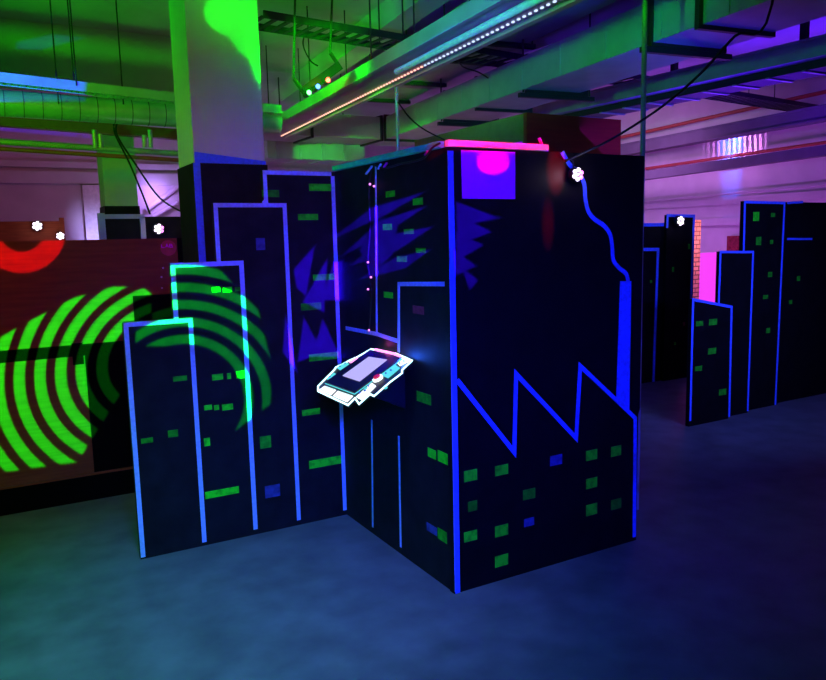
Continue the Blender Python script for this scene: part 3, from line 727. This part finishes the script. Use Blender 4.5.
m1.build('led_dots', M['warm_led'], t, kind='stuff'); m2.build('led_dots', M['cool_led'], t, kind='stuff')
tb = ns+sdn*.12+up*.0; te = P(375, 70, z=2.75); te = ns+dn*((te-ns).dot(dn))+sdn*.12
MB().tube([tb, te], .022, 10).build('blue_tube', M['white'], t)
for k in range(5):
    q = ns+dn*(1.2+k*1.4)
    for o_ in (0, wid): MB().tube([q+sdn*o_+up*.08, Vector(((q+sdn*o_).x, (q+sdn*o_).y, ZC))], .006, 6).build('hanger_rod', M['dark'], t)

# cable trays with perforated rungs
def tray(name, p, q, wd, label, m='galv', step=.12, hr=.05, rod=True):
    p, q = Vector(p), Vector(q); dd = (q-p).normalized(); ss = Vector((dd.y, -dd.x, 0)).normalized()
    t = thing(name, label, 'cable tray', (p+q)/2)
    for s_ in (-1, 1): MB().bar(p+ss*s_*wd/2, q+ss*s_*wd/2, .012, hr).build('side_rail', M[m], t)
    r = MB(); L = (q-p).length; k = 0
    while k*step < L:
        c = p+dd*k*step; r.bar(c-ss*wd/2, c+ss*wd/2, .03, .012, oz=-hr/2+.01); k += 1
    r.build('rungs', M[m], t)
    if rod:
        for f in (.15, .5, .85):
            c = p+dd*L*f
            for s_ in (-1, 1):
                e_ = c+ss*s_*(wd/2+.01); MB().tube([e_, Vector((e_.x, e_.y, ZC))], .006, 6).build('hanger_rod', M['dark'], t)
    return t
a, b = P(300, 27, z=3.12), P(801, 108, z=3.12)
tray('cable_tray', a-(b-a)*.05, b+(b-a)*.03, .3, 'dark perforated cable tray crossing overhead from the trough to the right edge', 'dark', .1)
# left: perforated tray, spiral duct, black beam, conduit
a, b = P(28, 82, y=6.35), P(177, 99, y=6.35); dd = (b-a)
tray('cable_tray', a-dd*1.2, b+dd*.8, .12, 'perforated tray above the spiral duct at upper left', 'galv', .05, .07)
a, b = P(28, 105, y=6.6), P(177, 115.5, y=6.6); dd = b-a
t = thing('spiral_duct', 'round spiral duct at upper left lit green and blue', 'duct', (a+b)/2)
MB().tube([a-dd*1.2, b+dd*.8], .098, 28).build('duct_body', M['galv'], t)
L = (dd*2.9).length; k = 0; u_ = dd.normalized()
while k*.13 < L and k < 40:
    c = a-dd*1.2+u_*k*.13; MB().tube([c, c+u_*.007], .101, 28).build('seam_ring', M['beam'], t); k += 1
a, b = P(28, 123, y=7.3), P(180, 135, y=7.3); dd = b-a
solo(MB().bar(a-dd*1.2, b+dd*.55, .1, .09), 'steel_beam', M['redpipe'], 'dark red brown beam below the spiral duct at upper left', 'beam')
a, b = P(28, 143.5, y=7.0), P(182, 154, y=7.0); dd = b-a
t = thing('conduit_rack', 'green lit conduit with short upright clamps in front of the far column', 'conduit', (a+b)/2)
MB().tube([a-dd*1.2, b+dd*.5], .026, 10).build('pipe', M['galv'], t)
MB().tube([a-dd*1.2+Vector((0, .05, -.05)), b+dd*.5+Vector((0, .05, -.05))], .018, 10).build('pipe', M['redpipe'], t)
for px, h0 in ((95.5, 130), (101, 134), (145, 135), (151, 130)):
    q = P(px, 148, y=6.98); z_ = P(px, h0, y=6.98).z
    MB().tube([q, Vector((q.x, q.y, z_))], .02, 8).build('clamp_post', M['galv'], t)
for px in (53, 117): 
    q = P(px, 60, y=6.6)
    solo(MB().tube([Vector((q.x, 6.45, ZC)), Vector((q.x, 6.45, P(px, 104, y=6.45).z))], .006, 6), 'hanger_rod', M['dark'], 'thin vertical hanger rod over the spiral duct, %s one' % ('left hand' if px == 53 else 'right hand'), 'rod', 'rods above the spiral duct')
cable([P(114, 120, y=6.9), P(115, 134, y=6.9), P(128, 160, y=6.8), P(140, 188, y=6.7), P(150, 214, y=6.6)], .008, 'left of two thin black cables drooping before the far column')
cable([P(118, 120, y=6.9), P(117, 135, y=6.85), P(136, 165, y=6.7), P(160, 198, y=6.5), P(186, 214, y=6.4)], .008, 'right of two thin black cables, drooping to the column')
a, b = P(146, 210, y=YW-.035), P(185, 182, y=YW-.035)
solo(MB().tube([a, b], .035, 10).tube([a+Vector((.1, .005, -.1)), (a+b)/2+Vector((.16, .005, -.1))], .03, 10), 'angled_pipe', M['wall'], 'pale slanted pipe pair on the far wall between the two columns', 'pipe')
point('far_wall_lamp', P(156, 196, y=YW-.25), (.45, .25, 1), 9.0, .05)

# right: trunking, beams, sprinkler pipes
def runner(name, pa, pb, za, wd, ht, mkey, label, cat, ext=(3, .4), parts=None, oz=0):
    a, b = P(*pa, z=za), P(*pb, z=za); dd = (b-a).normalized()
    a, b = a-dd*ext[0], b+dd*ext[1]
    return a, b, dd
a, b, dd = runner('', (801, 66), (555, 118), 2.85, 0, 0, '', '', '')
t = thing('cable_trunking', 'grey green trunking with a dark ladder tray under it at upper right', 'trunking', (a+b)/2)
MB().bar(a, b, .09, .13, oz=.1).bar(a, b, .13, .02, oz=.17).bar(a, b, .13, .02, oz=.04).build('trunking_body', M['galv'], t)
MB().bar(a+Vector((.2, 0, 0)), b+Vector((.2, 0, 0)), .3, .06, oz=0).build('under_tray', M['dark'], t)
L = (b-a).length; k = 0
while k*.3 < L: c = a+dd*k*.3; MB().bar(c+Vector((.03, 0, -.035)), c+Vector((.36, 0, -.035)), .03, .012).build('rung', M['galv'], t); k += 1
for f in (.3, .5, .7):
    c = a+dd*L*f+Vector((.12, 0, .05)); MB().bar(c, Vector((c.x, c.y, ZC)), .05, .05, up=(0, 1, 0)).build('hanger_post', M['dark'], t)
a, b, dd = runner('', (801, 126), (644, 153), 2.8, 0, 0, '', '', '', (3, 1.4))
solo(MB().bar(a, b, .16, .14, oz=.09).bar(a, b, .2, .02, oz=.02).bar(a, b, .2, .02, oz=.17), 'steel_beam', M['beam'], 'upper dark flanged beam along the far right wall', 'beam')
def xrun(pa, pb, x, h, mkey, name, label, cat, ext=1.5, rad=None):
    a, b = P(*pa, x=x), P(*pb, x=x); zz_ = (a.z+b.z)/2
    dd = (b-a).normalized(); a, b = a-dd*ext, b+dd*ext
    m = MB().tube([a, b], rad, 10) if rad else MB().bar(a, b, .12, h)
    return solo(m, name, M[mkey], label, cat)
xrun((801, 154), (644, 176), 8.45, .12, 'beam', 'steel_beam', 'lower violet beam along the far right wall', 'beam')
xrun((766, 105), (618, 138), 9.0, 0, 'redpipe', 'sprinkler_pipe', 'upper red sprinkler pipe at right', 'pipe', 1.5, .025)
xrun((801, 146), (644, 169), 9.15, 0, 'redpipe', 'sprinkler_pipe', 'lower red sprinkler pipe close to the right wall', 'pipe', 1.5, .022)
xrun((801, 187), (644, 202), 9.2, 0, 'wall', 'wall_pipe', 'thin pale pipe on the right wall below the violet beam', 'pipe', 1, .015)
# washer bar
wb = P(735, 133, x=8.9)
t = thing('wall_washer', 'slim led bar throwing pink and blue streaks down the right wall', 'light fitting', wb)
y_a, y_b = P(762, 133, x=8.9).y, P(706, 133, x=8.9).y
MB().box((8.86, y_a, wb.z), (8.94, y_b, wb.z+.06)).build('housing', M['dark'], t)
for k in range(10):
    yy = y_a+(y_b-y_a)*(k+.5)/10; MB().tube([(8.9, yy, wb.z), (8.9, yy, wb.z-.01)], .02, 8).build('led', M['led_pink' if k not in (4, 5) else 'led_blue'], t)

# vertical poles
q = P(649, 22, x=3.9); q2 = P(642.5, 156, x=3.9)
pb = P(642.5, 158, y=3.05)
solo(MB().tube([(pb.x, 3.05, 0), (pb.x, 3.05, ZC)], .014, 12), 'steel_pole', M['duct'], 'thin grey steel pole from floor to ceiling behind the booth right edge', 'pole')
q = P(398, 150, x=2.3)
solo(MB().tube([(q.x, q.y, 0), (q.x, q.y, P(397, 87, x=2.3).z)], .010, 10), 'steel_pole', M['duct'], 'thin green lit rod standing behind the booth side wall', 'pole')

# loose wires near the trough
cable([P(310, 22, z=3.5), P(303, 42, y=5.6), P(310, 60, y=5.6), P(318, 66, y=5.6)], .006, 'thin black wire looping down to the effect light bar')
cable([P(398, 102, x=2.3), P(410, 118, x=2.4), P(425, 130, x=2.5), P(445, 140, x=2.6)], .005, 'thin black wire sagging from the green rod top')
cable([P(455, 52, z=3.0), P(462, 66, z=2.98), P(478, 72, z=2.98), P(488, 78, z=2.98)], .006, 'thin black wire hanging under the flat grey duct')

# effect light bar with three lenses
pa_, pb_ = P(303, 92, y=4.8), P(339, 66, y=4.8)
axd = (pb_-pa_).normalized(); fwd = Vector((-.45, -.85, -.25)); fwd = (fwd-axd*fwd.dot(axd)).normalized(); upv = axd.cross(fwd)
if upv.z < 0: upv = -upv
cpt = (pa_+pb_)/2
t = thing('effect_light', 'hanging effect light bar with green, blue and red lenses', 'stage light', cpt)
MB().bar(pa_, pb_, .06, .06, up=upv).build('bar_body', M['plastic'], t)
for e_ in (pa_, pb_):
    MB().bar(e_-upv*.03, e_+upv*.10, .035, .012, up=axd).build('end_bracket', M['dark'], t)
    MB().tube([e_+upv*.1, Vector((e_.x, e_.y, ZC))], .008, 6).build('hanger_rod', M['dark'], t)
for (px, py), mk, colr in (((309, 92.5), 'led_green', (0, 1, .1)), ((318, 86.5), 'led_blue', (.05, .1, 1)), ((328, 80), 'led_red', (1, .03, .02))):
    q = P(px, py, y=4.7)
    q = q+fwd*.0
    lb = MB().tube([q-fwd*.07, q], .02, 14).build('lens_barrel', M['plastic'], t)
    MB().tube([q+fwd*.001, q+fwd*.01], [.016, .01], 14).build('lens', M[mk], lb)
point('effect_green_spill', P(309, 92.5, y=4.6), (0, 1, .1), .15, .02)
point('effect_red_spill', P(330, 78, y=4.65), (1, 0, .02), .3, .02)
spot('red_duct_spill', P(330, 80, y=4.6), P(325, 128, y=8.2), (1, .05, .1), 40, 30, .6, .02)
spot('trough_red', P(352, 96, z=2.3), P(348, 80, z=2.8), (1, 0, .02), 8, 50, .8, .02)

for o in bpy.data.objects:
    if '_at' in o: del o['_at']
